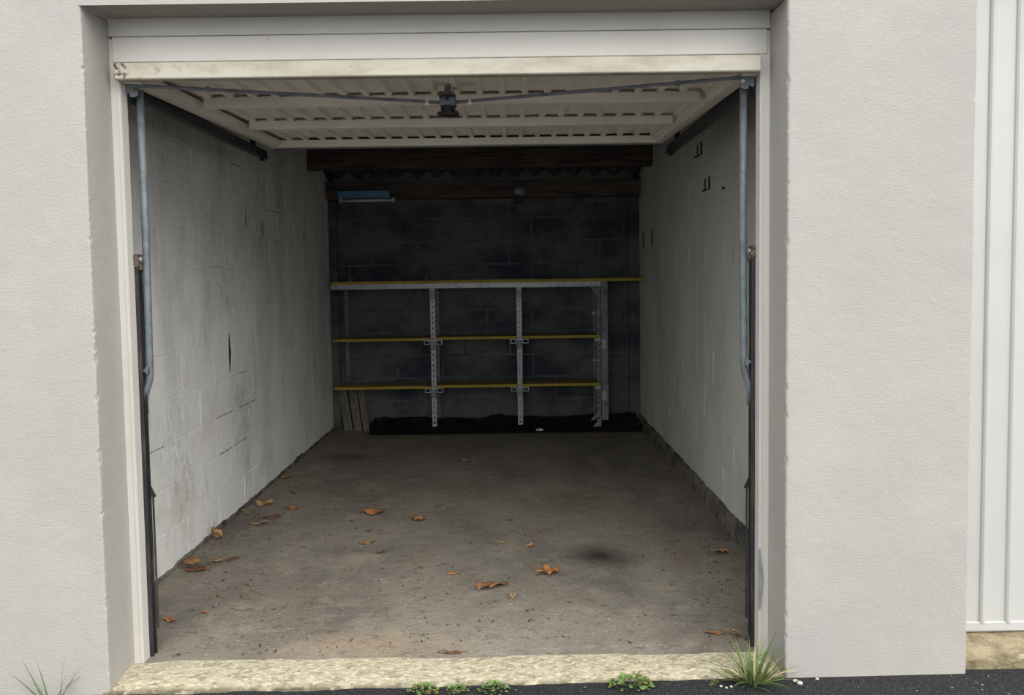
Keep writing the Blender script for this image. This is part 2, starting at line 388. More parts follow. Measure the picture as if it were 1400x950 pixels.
# inner faces of the piers and lintel
mb.add([(-1.7, 0.06, ZB), (-A, 0.06, ZB), (-A, 0.06, ZT), (-1.7, 0.06, ZT)], [(0, 1, 2, 3)])
mb.add([(A, 0.06, ZB), (1.80, 0.06, ZB), (1.80, 0.06, ZT), (A, 0.06, ZT)], [(0, 1, 2, 3)])
mb.add([(-A, 0.06, HS + 0.018), (A, 0.06, HS + 0.018), (A, 0.06, ZT), (-A, 0.06, ZT)], [(0, 1, 2, 3)])
struct(mb.build('wall_front', M['stucco']), 'light grey rendered facade around the garage openings')

# block walls: a mortar core with every block as a part
block_cache = {}
def block_mesh(kind, w, h, mat):
    key = (kind, round(w, 3), round(h, 3), random.randrange(3))
    if key in block_cache: return block_cache[key]
    b = MB(); c = 0.004; d = 0.02; j = [random.uniform(-0.001, 0.001) for _ in range(4)]
    w2, h2 = w / 2, h / 2
    back = [(-w2, 0, -h2), (w2, 0, -h2), (w2, 0, h2), (-w2, 0, h2)]
    mid = [(p[0], d - 0.0011, p[2]) for p in back]
    fr = [(p[0] * (1 - c / w2), d + j[i], p[2] * (1 - c / h2)) for i, p in enumerate(back)]
    vs = back + mid + fr
    fs = [(0, 1, 5, 4), (1, 2, 6, 5), (2, 3, 7, 6), (3, 0, 4, 7), (4, 5, 9, 8), (5, 6, 10, 9), (6, 7, 11, 10), (7, 4, 8, 11), (8, 9, 10, 11)]
    b.add(vs, fs); block_cache[key] = b.mesh('block', mat); return block_cache[key]
def block_wall(parent, kind, mat, place, rot, u0, u1, z0, dz, zmax, du, offs, joint):
    k = 0; z = z0
    while z < zmax - 0.02:
        zt = min(z + dz, zmax); zb = max(z, 0.0) if z0 < 0.02 else z
        u = offs[k % 2]
        while u > u0: u -= du
        while u < u1 - 0.01:
            a, b = max(u, u0), min(u + du, u1)
            if b - a > 0.03 and zt - zb > 0.03:
                me = block_mesh(kind, b - a - joint, zt - zb - joint, mat)
                o = bpy.data.objects.new('block', me); COL.objects.link(o); o.parent = parent
                o.location = place((a + b) / 2, (zb + zt) / 2, random.uniform(-0.0008, 0.0008)); o.rotation_euler = (0, 0, rot)
            u += du
        z += dz; k += 1
ZW = 3.75
mb = MB().box(-W - 0.22, -W - 0.0018, 0.061, D + 0.25, -0.1, ZW); wl = struct(mb.build('wall_left', M['wallL']), 'white painted block wall with grey grime')
block_wall(wl, 'L', M['wallL'], lambda u, z, e: (-W - 0.02 + e, u, z), -pi / 2, 0.07, D, -0.006, 0.2106, 2.52, 0.42, (1.09, 1.30), 0.009)
mb = MB().box(W + 0.0018, W + 0.22, 0.061, D + 0.25, -0.1, ZW); wr = struct(mb.build('wall_right', M['wallR']), 'grey-white painted block wall with a bare kerb')
block_wall(wr, 'R', M['wallR'], lambda u, z, e: (W + 0.02 + e, u, z), pi / 2, 0.07, D, 0.1, 0.2125, 2.44, 0.42, (1.10, 1.31), 0.008)
mb = MB().box(-W - 0.2, W + 0.2, D + 0.006, D + 0.25, -0.1, ZW); wb = struct(mb.build('wall_back', M['mortar']), 'dark bare block wall behind the shelving')
block_wall(wb, 'B', M['block'], lambda u, z, e: (u, D + 0.02 + e * 2, z), pi, -W, W, -0.17, 0.21, 2.35, 0.42, (-0.195, 0.015), 0.018)
# scars on the side walls
def scar(parent, xw, pts, name='scar', th=0.0016, sgn=1, mat='soot'):
    b = MB(); b.prism(pts, xw - 0.004 * sgn, xw + th * sgn, 'yz'); return b.build(name, M[mat], parent)
def streak(y, z0, z1, w, seed, n=9):
    L = [(y - w * (0.15 + 0.85 * sin(pi * i / n)) * (0.6 + 0.5 * abs(nz(i * 0.9, seed))), z0 + (z1 - z0) * i / n) for i in range(n + 1)]
    Rr = [(y + w * (0.15 + 0.85 * sin(pi * i / n)) * (0.5 + 0.6 * abs(nz(i * 1.1, seed + 5))), z0 + (z1 - z0) * i / n) for i in range(n, -1, -1)]
    return L + Rr
scar(wl, -W, streak(1.757, 0.86, 1.09, 0.021, 1))
scar(wl, -W, streak(3.48, 1.68, 1.78, 0.011, 3))
scar(wl, -W, streak(2.445, 1.69, 1.80, 0.006, 4))
scar(wl, -W, streak(2.11, 1.70, 1.84, 0.008, 6))
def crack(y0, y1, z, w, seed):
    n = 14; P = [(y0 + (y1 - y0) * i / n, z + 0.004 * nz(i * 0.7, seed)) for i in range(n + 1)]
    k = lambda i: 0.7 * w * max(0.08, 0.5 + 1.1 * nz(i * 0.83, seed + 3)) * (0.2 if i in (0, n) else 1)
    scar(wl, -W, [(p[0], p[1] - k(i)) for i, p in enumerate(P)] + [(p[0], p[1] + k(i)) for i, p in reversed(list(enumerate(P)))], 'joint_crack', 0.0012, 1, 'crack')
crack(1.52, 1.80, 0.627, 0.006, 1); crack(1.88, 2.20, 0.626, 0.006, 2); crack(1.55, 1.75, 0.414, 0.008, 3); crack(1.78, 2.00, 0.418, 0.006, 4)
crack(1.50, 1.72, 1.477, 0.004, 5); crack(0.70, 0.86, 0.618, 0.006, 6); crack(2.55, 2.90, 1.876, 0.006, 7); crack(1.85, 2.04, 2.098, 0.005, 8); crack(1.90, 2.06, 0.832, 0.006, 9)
# bare kerb at the foot of the walls
def kerb(name, x_in, x_wall, zf, y0, y1, label):
    b = MB(); n = 170
    def fn(u, v):
        y = y0 + (y1 - y0) * u; t = zf(y); i = round(v * 3); s = 0.006 * nz(y * 9, 3) + 0.003 * nz(y * 30, 1)
        return [(x_in + s, y, -0.01), (x_in + s + 0.002 * nz(y * 20, 4), y, t * 0.6), (x_in + 0.3 * (x_wall - x_in) + s, y, t), (x_wall, y, t + 0.004)][i]
    b.grid(n, 3, fn); return struct(b.build(name, M['kerb']), label)
kerb('baseboard_right', W - 0.022, W + 0.004, lambda y: 0.098 + 0.012 * nz(y * 4, 7) + 0.012 * nz(y * 17, 2), 0.07, D, 'bare concrete kerb at the foot of the grey-white wall')
kerb('baseboard_left', -W + 0.010, -W - 0.004, lambda y: 0.020 + 0.014 * nz(y * 3, 5) + 0.012 * nz(y * 15, 8), 0.07, D, 'thin bare strip at the foot of the white wall')

# roof: corrugated sheets falling to the back, a timber beam and a purlin
S = 0.28
mb = MB(); NXR = 320
def roof(u, v):
    x = -W - 0.05 + (2 * W + 0.1) * u; y = 0.0 + (D + 0.1) * v
    return (x, y, 2.302 + S * (4.30 - y) + 0.032 * sin(2 * pi * x / 0.177 + 0.6))
mb.grid(NXR, 2, roof)
struct(mb.build('ceiling', M['roof'], smooth=True), 'dark corrugated roof sheeting over the back wall')
mb = MB().box(-W - 0.03, W + 0.03, 3.63, 3.71, 2.292, 2.46, 0.006)
struct(mb.build('roof_beam', M['beam']), 'dark brown timber beam across the garage')
mb = MB().box(-W + 0.001, W - 0.001, 4.24, D - 0.001, 2.107, 2.262, 0.006)
struct(mb.build('roof_purlin', M['beam']), 'timber purlin along the back wall')
b = MB(); nW = 320
def closure(u, v):
    x = -W + 0.08 + (2 * W - 0.16) * u
    return (x, 4.236, 2.258 if v == 0 else 2.302 + S * 0.064 + 0.032 * sin(2 * pi * x / 0.177 + 0.6) - 0.004)
b.grid(nW, 1, closure)
b.grid(nW, 1, lambda u, v: (closure(u, v)[0], 4.26, closure(u, v)[2]))
struct(b.build('trim_4', M['mortar']), 'mortar fill under the corrugated roof edge')
# pale mortar patches at the top of the back wall, gaps between them
bl = [(-1.33, -0.83), (-0.76, -0.23), (-0.19, 0.28), (0.40, 0.86), (0.92, 1.34)]
for a, b in bl:
    MB().box(a, b, D - 0.03, D + 0.002, 2.06, 2.106, 0.004).build('mortar_ledge', M['mortar'], wb)
# added posts standing in for the shade in the back wall's corners
for a, b in ((-W, -W + 0.075), (W - 0.10, W)):
    MB().box(a + 0.001, b, D - 0.05, D + 0.002, 0.0, 2.10, 0.006).build('corner_shade_post', M['block'], wb)

# neighbouring sill
mb = MB()
mb.grid(60, 6, lambda u, v: (1.79 + 2.42 * u, [0.05, -0.04, -0.10, -0.135, -0.148, -0.152, -0.155][round(v * 6)] + 0.006 * nz(u * 60, 2) * v,
        [0.078, 0.077, 0.075, 0.068, 0.050, 0.02, -0.05][round(v * 6)] + 0.004 * nz(u * 50, v * 3)))
struct(mb.build('trim_2', M['stone'], smooth=True), 'rough mottled stone sill under the closed ribbed door')

# ================================================================== DOOR FRAME OF THE OPEN GARAGE
fr = tag(empty('door_frame', (0, 0, 0)), 'white steel frame with dark guide rails lining the open garage doorway', 'door frame')
for s in (-1, 1):
    # L-shaped jamb with a returned lip
    b = MB(); poly = [(A - 0.0005, 0.0), (A - 0.036, 0.0), (A - 0.036, 0.045), (A - 0.033, 0.045), (A - 0.033, 0.003), (A - 0.0005, 0.003)]
    b.prism([(s * p[0], p[1]) for p in poly], 0.0, 2.262, 'xy'); jb = b.build('jamb', M['frame'], fr)
    b = MB(); b.box(min(s * (A - 0.0275), s * (A - 0.034)), max(s * (A - 0.0275), s * (A - 0.034)), -0.004, 0.0, 0.002, 2.18); b.build('jamb_bead', M['frame'], jb)
    if s > 0:
        pts = []
        for i in range(13):
            t = i / 12; z = 0.165 + 0.23 * t
            pts.append((A - 0.036 + 0.019 * (0.35 + 0.65 * sin(pi * min(1, t * 1.05))) * (0.85 + 0.4 * nz(i * 1.3, 2)), z))
        poly = [(A - 0.0363, 0.165)] + pts + [(A - 0.0363, 0.395)]
        b = MB(); b.prism(poly, -0.0048, 0.001); pc = b.build('paint_chip', M['chip'], jb); pc['label'] = 'grey patch of flaked paint'
MB().box(-A + 0.0005, A - 0.0005, -0.003, 0.03, 2.2685, 2.336, 0.002).build('header_plate', M['frame'], fr)
MB().box(-A + 0.014, A - 0.012, -0.006, 0.04, 2.1785, 2.2655, 0.002).build('header_rail', M['frame'], fr)
MB().box(-A + 0.01, A - 0.01, 0.008, 0.03, 2.255, 2.28).build('header_flange', M['frame'], fr)
for s in (-1, 1):
    xa, xb = sorted((s * 1.120, s * 1.160))
    # channel-shaped guide rail standing behind the jamb
    b = MB()
    poly = [(s * 1.162, 0.046), (s * 1.120, 0.046), (s * 1.120, 0.052), (s * 1.128, 0.052), (s * 1.128, 0.070), (s * 1.120, 0.070), (s * 1.120, 0.078), (s * 1.162, 0.078)]
    b.prism(poly, 0.0, 1.46, 'xy'); gr = b.build('guide_rail', M['rail'], fr)
    b = MB().box(xa - 0.002, xb + 0.002, 0.040, 0.084, 1.455, 1.505, 0.005); b.box(min(s * 1.112, s * 1.120), max(s * 1.112, s * 1.120), 0.05, 0.075, 1.445, 1.49, 0.003); cp = b.build('end_cap', M['rusty'], gr)
    MB().lathe((s * 1.118, 0.058, 1.485), (-s, 0, 0), [(0.009, 0), (0.009, 0.006), (0.005, 0.008)], 10).build('bolt', M['zinc'], gr)
    b = MB().tube([(s * 1.112, 0.074, 0.10), (s * 1.112, 0.074, 0.60)], 0.004, 8); b.build('spring_rod', M['rail'], gr)
    b = MB().prism([(s * 1.121, 0.60), (s * 1.102, 0.60), (s * 1.121, 0.64)], 0.066, 0.080); b.build('rod_anchor', M['rail'], gr)
    b = MB().tube([(s * 1.121, 0.062, 1.075), (s * 1.102, 0.062, 1.075)], 0.008, 10).box(min(s * 1.112, s * 1.103), max(s * 1.112, s * 1.103), 0.05, 0.074, 1.062, 1.09, 0.002); b.build('roller', M['darkzinc'], gr)
    # overhead track
    b = MB(); x1, x2 = s * 1.135, s * 1.178
    b.box(min(x1, x2), max(x1, x2), 0.10, 1.66, 2.088, 2.130, 0.003); b.box(min(s * 1.132, s * 1.136), max(s * 1.132, s * 1.136), 0.10, 1.66, 2.083, 2.094)
    tk = b.build('overhead_track', M['track'], fr)
    MB().box(min(s * 1.15, s * 1.178), max(s * 1.15, s * 1.178), 1.50, 1.504, 2.129, 3.05).build('hanger', M['track'], tk)
    MB().lathe((s * 1.150, 1.62, 2.088), (0, 0, -1), [(0.016, -0.004), (0.016, 0.012), (0.010, 0.020)], 10).build('stop_block', M['black'], tk)
    MB().box(min(s * 1.13, s * 1.165), max(s * 1.13, s * 1.165), 0.044, 0.11, 2.05, 2.14, 0.002).build('corner_plate', M['track'], tk)

# ================================================================== OPEN UP-AND-OVER DOOR
gd = tag(empty('garage_door', (0, -0.04, 2.11)), 'white ribbed up-and-over door swung open overhead with lock rods', 'garage door')
TL = 0.026
def dz(y): return 2.109 + TL * (y + 0.05)
DW = 1.128; Y0, Y1 = -0.048, 1.735
# bottom rail, seen face on in the doorway
b = MB().box(-1.134, 1.124, Y0, -0.008, 2.108, 2.166, 0.004); lip = b.build('bottom_rail', M['lip'], gd)
MB().box(-1.126, 1.118, -0.024, -0.012, 2.166, 2.1695).build('rail_return', M['lip'], lip)
# ribbed sheet
b = MB(); per = 0.0945; prof = []
xx = -DW + 0.035
k = 0
while xx < DW - 0.04:
    prof += [(xx, 0.056), (xx + 0.062, 0.056), (xx + 0.068, 0.041), (xx + 0.0885, 0.041)]; xx += per
prof = [p for p in prof if p[0] < DW - 0.03] + [(DW - 0.03, 0.056)]
vs = []
for y in (Y0 + 0.03, Y1 - 0.02):
    vs += [(px, y, dz(y) + pz) for px, pz in prof]
n = len(prof); b.add(vs, [(i, i + 1, n + i + 1, n + i) for i in range(n - 1)])
b.add([(px, y, z + 0.0012) for px, y, z in vs], [(i, i + 1, n + i + 1, n + i) for i in range(n - 1)])
b.build('ribbed_sheet', M['door'], gd)
for s in (-1, 1):
    b = MB(); xi, xo = s * (DW - 0.062), s * DW
    def sr(u, v):
        y = Y0 + 0.04 + (Y1 - Y0 - 0.05) * v; i = round(u * 6)
        p = [(s * (DW - 0.062), 0.04), (s * (DW - 0.062), 0.018), (s * (DW - 0.05), 0.014), (s * (DW - 0.05), 0.0), (s * DW, 0.0), (s * DW, 0.056), (s * (DW - 0.062), 0.056)][i]
        return (p[0], y, dz(y) + p[1])
    b.grid(6, 1, sr); b.build('side_rail', M['door'], gd)
def cross(yc, x0, x1, dep, name):
    b = MB(); z = dz(yc)
    b.prism([(yc - dep / 2, z + 0.002), (yc + dep / 2, z + 0.004), (yc + dep / 2, z + 0.041), (yc + dep / 2 - 0.002, z + 0.041), (yc + dep / 2 - 0.002, z + 0.006), (yc - dep / 2 + 0.002, z + 0.004), (yc - dep / 2 + 0.002, z + 0.041), (yc - dep / 2, z + 0.041)], x0, x1, 'yz')
    o = b.build(name, M['door'], gd)
    return o
cross(0.52, -1.035, 1.04, 0.05, 'cross_rail')
cross(1.085, -1.035, 1.045, 0.05, 'cross_rail')
o = cross(1.715, -DW + 0.01, DW - 0.01, 0.045, 'top_rail')
MB().box(-DW + 0.01, DW - 0.01, 1.738, 1.752, dz(1.74) - 0.004, dz(1.74) + 0.012).build('gasket', M['arm'], o)
# lock in the middle with its T handle
lk = MB().box(-0.036, 0.028, 0.335, 0.40, 2.088, 2.128, 0.004).box(-0.016, 0.008, 0.35, 0.39, 2.12, 2.166).build('lock_case', M['arm'], gd)
b = MB().box(-0.037, 0.029, 0.330, 0.338, 2.120, 2.129); b.box(-0.010, 0.002, 0.331, 0.336, 2.108, 2.122); b.build('lock_slot', M['black'], lk)
b = MB().lathe((-0.004, 0.365, 2.090), (0, 0, -1), [(0.030, 0), (0.030, 0.016), (0.026, 0.020), (0.024, 0.03)], 14)
b.box(-0.048, 0.040, 0.350, 0.382, 2.052, 2.068, 0.006); b.box(-0.032, 0.024, 0.340, 0.390, 2.050, 2.066, 0.005); b.build('lock_handle', M['black'], lk)
for s in (-1, 1):
    xe = -1.10 if s < 0 else 1.075
    b = MB().tube([(s * 0.03 - 0.004, 0.36, 2.104), (s * 0.10, 0.345, 2.106), (xe, 0.045, 2.109)], 0.006, 8, flat=(0.0065, 0.006)); rd = b.build('lock_rod', M['darkzinc'], gd)
    MB().tube([(s * 0.085, 0.33, 2.092), (s * 0.085, 0.36, 2.120)], 0.006, 8).build('rod_pin', M['door'], rd)
    MB().box(min(s * 0.855, s * 0.875), max(s * 0.855, s * 0.875), 0.098, 0.116, 2.098, 2.116, 0.003).build('rod_guide', M['darkzinc'], rd)
    # corner bracket: bent plate with a stepped lower edge
    b = MB(); c0 = -1.092 if s < 0 else 1.076; e = s
    poly = [(c0, 2.128), (c0, 2.072), (c0 + e * 0.013, 2.066), (c0 + e * 0.028, 2.067), (c0 + e * 0.031, 2.084), (c0 + e * 0.040, 2.074), (c0 + e * 0.048, 2.076), (c0 + e * 0.050, 2.106), (c0 + e * 0.060, 2.110), (c0 + e * 0.060, 2.128)]
    b.prism(poly, 0.036, 0.040); b.box(min(c0, c0 + e * 0.05), max(c0, c0 + e * 0.05), 0.036, 0.075, 2.124, 2.128); br = b.build('corner_bracket', M['arm'], gd)
    MB().lathe((c0 + e * 0.008, 0.036, 2.094), (0, -1, 0), [(0.007, 0), (0.007, 0.003), (0.004, 0.005)], 10).build('rivet', M['rusty'] if s < 0 else M['opal'], br)
    # lifting arm, cranked at the lower end
    xa = -1.106 if s < 0 else 1.100
    pts = [(xa, 0.082, 2.10), (xa - 0.002 * s, 0.082, 1.6), (xa + 0.004 * s, 0.082, 1.06)]
    for i in range(1, 6):
        t = i / 5; pts.append((xa + s * (0.004 + 0.024 * (3 * t * t - 2 * t ** 3)), 0.082, 1.06 - 0.10 * t))
    pts.append((xa + s * 0.028, 0.082, 0.912))
    b = MB().tube(pts, 0.0135, 12); b.build('lifting_arm', M['arm'], gd, smooth=True)

# ================================================================== NEIGHBOURING CLOSED DOOR
nd = tag(empty('garage_door', (3.0, -0.03, 0.08)), 'closed white ribbed garage door above a mottled stone sill', 'garage door')
b = MB(); prof = [(1.802, 0.0), (1.872, 0.0)]; xx = 1.872 + 0.062
prof = [(1.846, 0.0)]; xx = 1.846; yd = -0.03
first = True
while xx < 4.1:
    x1 = xx + (0.083 if first else 0.070); first = False
    prof += [(x1, 0.0), (x1 + 0.003, -0.006), (x1 + 0.009, -0.0105), (x1 + 0.015, -0.011), (x1 + 0.021, -0.006), (x1 + 0.0245, 0.0)]; xx = x1 + 0.0245
prof.append((4.15, 0.0)); n = len(prof)
vs = [(px, yd + py, z) for z in (0.118, 2.60) for px, py in prof]
b.add(vs, [(i, i + 1, n + i + 1, n + i) for i in range(n - 1)]); b.add([(p[0], p[1] + 0.0015, p[2]) for p in vs], [(i, i + 1, n + i + 1, n + i) for i in range(n - 1)])
b.build('ribbed_sheet', M['door2'], nd)
MB().box(1.846, 4.15, yd - 0.006, yd + 0.03, 0.086, 0.121, 0.003).build('bottom_rail', M['door2'], nd)
MB().box(1.802, 4.19, yd + 0.008, yd + 0.03, 0.078, 0.0865).build('bottom_flange', M['door2'], nd)
MB().box(1.8005, 1.850, yd - 0.012, yd + 0.03, 0.088, 2.598, 0.002).build('side_rail', M['door2'], nd)
MB().box(4.145, 4.1995, yd - 0.012, yd + 0.03, 0.088, 2.598, 0.002).build('side_rail', M['door2'], nd)

# ================================================================== SHELVING ACROSS THE BACK
YS = 4.06; YR = 4.30
sh = tag(empty('shelving_unit', (0, YS, 0)), 'metal shelving with yellow-edged boards and slotted uprights across the back wall', 'shelving')
def upright(x, y, z0, z1, w=0.042, mat='zinc', name='upright', flange=1):
    b = MB(); p = 0.047; h = 0.020; hw = 0.012
    b.box(x - w / 2, x - hw / 2, y, y + 0.002, z0, z1); b.box(x + hw / 2, x + w / 2, y, y + 0.002, z0, z1)
    z = z0
    while z < z1:
        b.box(x - hw / 2, x + hw / 2, y, y + 0.002, z, min(z + p - h, z1)); z += p
    xs = x - w / 2 if flange > 0 else x + w / 2 - 0.002
    b.box(xs, xs + 0.002, y + 0.002, y + 0.036, z0, z1)
    return b.build(name, M[mat], sh)
ups = [-0.458, 0.308]
for xu in ups:
    u = upright(xu, YS, 0.012, 1.292)
    for zc in (0.795, 0.365, 1.245):
        MB().box(xu - 0.026, xu + 0.026, YS - 0.003, YS - 0.0005, zc - 0.045, zc + 0.03, 0.001).build('connector_plate', M['darkzinc'], u)
        for k in (-0.02, 0.01):
            MB().lathe((xu, YS - 0.003, zc + k), (0, -1, 0), [(0.006, 0), (0.006, 0.004)], 8).build('bolt', M['zinc'], u)
    MB().box(xu - 0.02, xu + 0.02, YS - 0.002, YS + 0.04, 0.0, 0.012).build('foot_plate', M['zinc'], u)
    upright(xu + 0.012, YR, 0.012, 1.30, 0.042, 'darkzinc')
upright(1.012, YS, 0.03, 1.292, 0.034, 'darkzinc')
upright(1.012, YR, 0.03, 1.30, 0.04, 'darkzinc')
upright(-1.27, YR, 0.45, 1.30, 0.03, 'darkzinc')
MB().prism([(1.036, YS - 0.006), (1.094, YS - 0.006), (1.094, YS + 0.03), (1.091, YS + 0.03), (1.091, YS - 0.003), (1.039, YS - 0.003), (1.039, YS + 0.03), (1.036, YS + 0.03)], 0.10, 1.345, 'xy').build('end_post', M['darkzinc'], sh)
for zc in (0.79, 0.33): MB().box(1.035, 1.075, YS - 0.012, YS - 0.0065, zc - 0.05, zc + 0.03, 0.001).build('connector_plate', M['zinc'], sh)
MB().prism([(0.935, 1.29), (0.965, 1.29), (1.0, 1.245), (1.0, 1.215)], YS - 0.004, YS - 0.001).build('brace', M['darkzinc'], sh)
MB().prism([(0.935, 0.10), (0.965, 0.10), (1.025, 0.16), (1.025, 0.20)], YS - 0.004, YS - 0.001).build('brace', M['darkzinc'], sh)
MB().prism([(0.95, 0.04), (1.03, 0.04), (1.03, 0.13)], YS - 0.008, YS - 0.005).build('brace', M['darkzinc'], sh)
# front beam under the top shelf: C profile with lips
b = MB(); y = YS - 0.012
b.prism([(y, 1.296), (y + 0.03, 1.296), (y + 0.03, 1.299), (y + 0.003, 1.299), (y + 0.003, 1.337), (y + 0.03, 1.337), (y + 0.03, 1.340), (y, 1.340)], -1.352, 0.308, 'yz'); b.build('beam', M['zinc'], sh)
b = MB(); b.prism([(y, 1.294), (y + 0.03, 1.294), (y + 0.03, 1.297), (y + 0.003, 1.297), (y + 0.003, 1.335), (y + 0.03, 1.335), (y + 0.03, 1.338), (y, 1.338)], 0.309, 1.034, 'yz'); b.build('beam', M['zinc'], sh)
def board(x0, x1, zt, y0, y1, tilt=0.0, th=0.022):
    b = MB()
    b.box(x0, x1, y0 + 0.004, y1, zt - th, zt); o = b.build('shelf_board', M['board'], sh)
    e = MB().box(x0, x1, y0, y0 + 0.004, zt - th - 0.001, zt + 0.001, 0.001).build('edge_band', M['yellow'], o)
    return o
board(-1.34, 1.415, 1.364, YS - 0.016, 4.33, th=0.024)
for zt, j in ((0.862, 0.0), (0.433, 0.0)):
    board(-1.345, -0.485, zt - 0.006, YS - 0.004, 4.34)
    board(-0.432, 0.281, zt + 0.0, YS - 0.004, 4.34)
    board(0.335, 1.022, zt + 0.0, YS - 0.004, 4.34)
    for xu in ups:
        for s in (-1, 1):
            b = MB(); xc = xu + s * 0.054; zc = zt - 0.045; w, h, t = 0.026, 0.019, 0.0065
            for (a0, a1, c0, c1) in ((-w, w, h - t, h), (-w, w, -h, -h + t), (-w, -w + t, -h + t, h - t), (w - t, w, -h + t, h - t)):
                b.box(xc + a0, xc + a1, YS - 0.012, 4.32, zc + c0, zc + c1)
            b.build('support_tube', M['zinc'], sh)
    MB().box(0.975, 1.03, YS - 0.010, 4.32, zt - 0.055, zt - 0.026, 0.003).build('support_tube', M['zinc'], sh)
for zc in (1.03, 0.60): 
    b = MB().box(0.98, 1.05, YR - 0.016, YR - 0.003, zc, zc + 0.022, 0.003); b.box(0.985, 1.0, YR - 0.02, YR - 0.014, zc + 0.004, zc + 0.03); b.build('clip', M['zinc'], sh)
# things on the shelving
b = MB().tube([(-0.50, 4.14, 1.3712), (0.52, 4.16, 1.3712)], 0.007, 10)
tag(b.build('metal_rod', M['darkzinc'], smooth=True), 'thin grey rod lying along the top shelf', 'rod')
b = MB().box(-0.525, -0.505, 4.10, 4.13, 1.3645, 1.413, 0.003); b.box(-0.525, -0.47, 4.10, 4.13, 1.3645, 1.372, 0.002)
tag(b.build('angle_bracket', M['plank']), 'small upright angle bracket at the end of the rod', 'bracket')
b = MB().box(-1.20, -1.19, 4.12, 4.14, 1.3645, 1.385, 0.002).box(-1.205, -1.185, 4.115, 4.145, 1.3645, 1.368)
tag(b.build('bolt_stub', M['zinc']), 'tiny metal stub near the white wall on top shelf', 'bolt')

# boards leaning in the corner under the lowest shelf
def leaning(xb, xt, wd, z1, th, yb, label):
    b = MB(); 
    vs = []
    for (x, z, yy) in ((xb, 0.004, yb), (xt, z1, 4.315)):
        for dx in (-wd / 2, wd / 2):
            for dy in (0, th): vs.append((x + dx, yy + dy, z))
    b.add(vs, [(0, 2, 3, 1), (4, 5, 7, 6), (0, 4, 6, 2), (1, 3, 7, 5), (0, 1, 5, 4), (2, 6, 7, 3)])
    return tag(b.build('timber_plank', M['plank']), label, 'plank')
leaning(-1.262, -1.332, 0.072, 0.39, 0.02, 4.22, 'weathered plank leaning against the white wall below the shelves')
leaning(-1.170, -1.240, 0.070, 0.39, 0.02, 4.20, 'weathered plank leaning between two other planks below the shelves')
leaning(-1.088, -1.163, 0.056, 0.39, 0.018, 4.18, 'narrow weathered plank leaning outermost from the white wall below the shelves')

# black tarpaulin on the floor under the shelves
b = MB()
def tp(u, v):
    x = -1.04 + 2.42 * u; y = 3.99 + 0.34 * v + 0.02 * nz(x * 4, 1)
    e = min(1, v * 4)
    z = 0.012 + e * (0.035 + 0.05 * v) + e * 0.028 * nz(x * 5, y * 11) + e * 0.02 * abs(nz(x * 13, y * 17, 3))
    return (x, y, max(0.006, z))
b.grid(110, 18, tp)
tag(b.build('tarpaulin', M['tarp'], smooth=True), 'crumpled black plastic sheet on the floor under the shelves', 'tarpaulin')
b = MB(); b.grid(6, 3, lambda u, v: (0.44 + 0.10 * u, 3.98 + 0.04 * v, 0.075 + 0.012 * nz(u * 5, v * 4) + 0.01 * v))
b.grid(6, 3, lambda u, v: (0.44 + 0.10 * u, 3.98 + 0.04 * v, 0.060 + 0.004 * nz(u * 5, v * 4)))

# lamps on the purlin
fl = tag(empty('batten_lamp', (-1.08, 4.235, 2.16)), 'pale blue fluorescent batten fixed to the purlin', 'lamp')
MB().prism([(4.239, 2.178), (4.150, 2.170), (4.145, 2.125), (4.175, 2.108), (4.239, 2.106)], -1.290, -0.83, 'yz').build('housing', M['blue'], fl)
MB().tube([(-1.27, 4.185, 2.088), (-0.79, 4.185, 2.088)], 0.013, 12).build('tube', M['opal'], fl, True)
for a in (-1.27, -0.80): MB().box(a - 0.012, a + 0.012, 4.165, 4.20, 2.072, 2.112, 0.003).build('tube_socket', M['opal'], fl)
sp = tag(empty('spot_lamp', (0.325, 4.235, 2.12)), 'small floodlight with a glass dome on the purlin', 'lamp')
b = MB().box(0.288, 0.345, 4.16, 4.238, 2.045, 2.118, 0.004)
for k in range(5): b.box(0.292 + k * 0.011, 0.296 + k * 0.011, 4.145, 4.16, 2.047, 2.110)
b.build('finned_body', M['black'], sp)
MB().lathe((0.332, 4.20, 2.152), (0.1, -1, -0.1), [(0.025, -0.035), (0.050, 0.0), (0.052, 0.02), (0.044, 0.036), (0.02, 0.05), (0.004, 0.053)], 18).build('glass_dome', M['lampglass'], sp, True)
MB().tube([(0.325, 4.20, 2.115), (0.33, 4.205, 2.145)], 0.012, 8).build('swivel', M['black'], sp)

# irons in the side walls
def u_hook(y, z, label):
    b = MB(); x0, x1 = W - 0.007, W + 0.004
    b.box(x0, x1, y - 0.060, y - 0.040, z, z + 0.072, 0.002); b.box(x0, x1, y + 0.046, y + 0.051, z, z + 0.068, 0.001)
    b.box(x0, x1, y - 0.060, y + 0.105, z - 0.002, z + 0.004, 0.001); b.box(x0 - 0.014, x0, y + 0.045, y + 0.052, z - 0.004, z + 0.003, 0.001)
    return tag(b.build('wall_hook', M['hookiron']), label, 'hook')
u_hook(2.055, 2.132, 'upper of two u-shaped dark irons set in the grey-white wall')
u_hook(1.865, 1.900, 'lower of two u-shaped dark irons set in the grey-white wall')
for y in (4.095, 3.672):
    b = MB().box(W - 0.006, W + 0.004, y - 0.011, y + 0.011, 1.622, 1.765, 0.002)
    b.lathe((W - 0.006, y, 1.75), (-1, 0, 0), [(0.006, 0), (0.006, 0.003)], 8)
    tag(b.build('wall_strap', M['hookiron']), ('narrow dark iron strap on the wall beside the shelves' if y > 4 else 'narrow dark iron strap on the wall, further from the shelves'), 'strap')
b = MB().lathe((W + 0.003, 1.50, 1.87), (-1, 0, 0), [(0.006, 0), (0.006, 0.012), (0.009, 0.013), (0.009, 0.016)], 8)
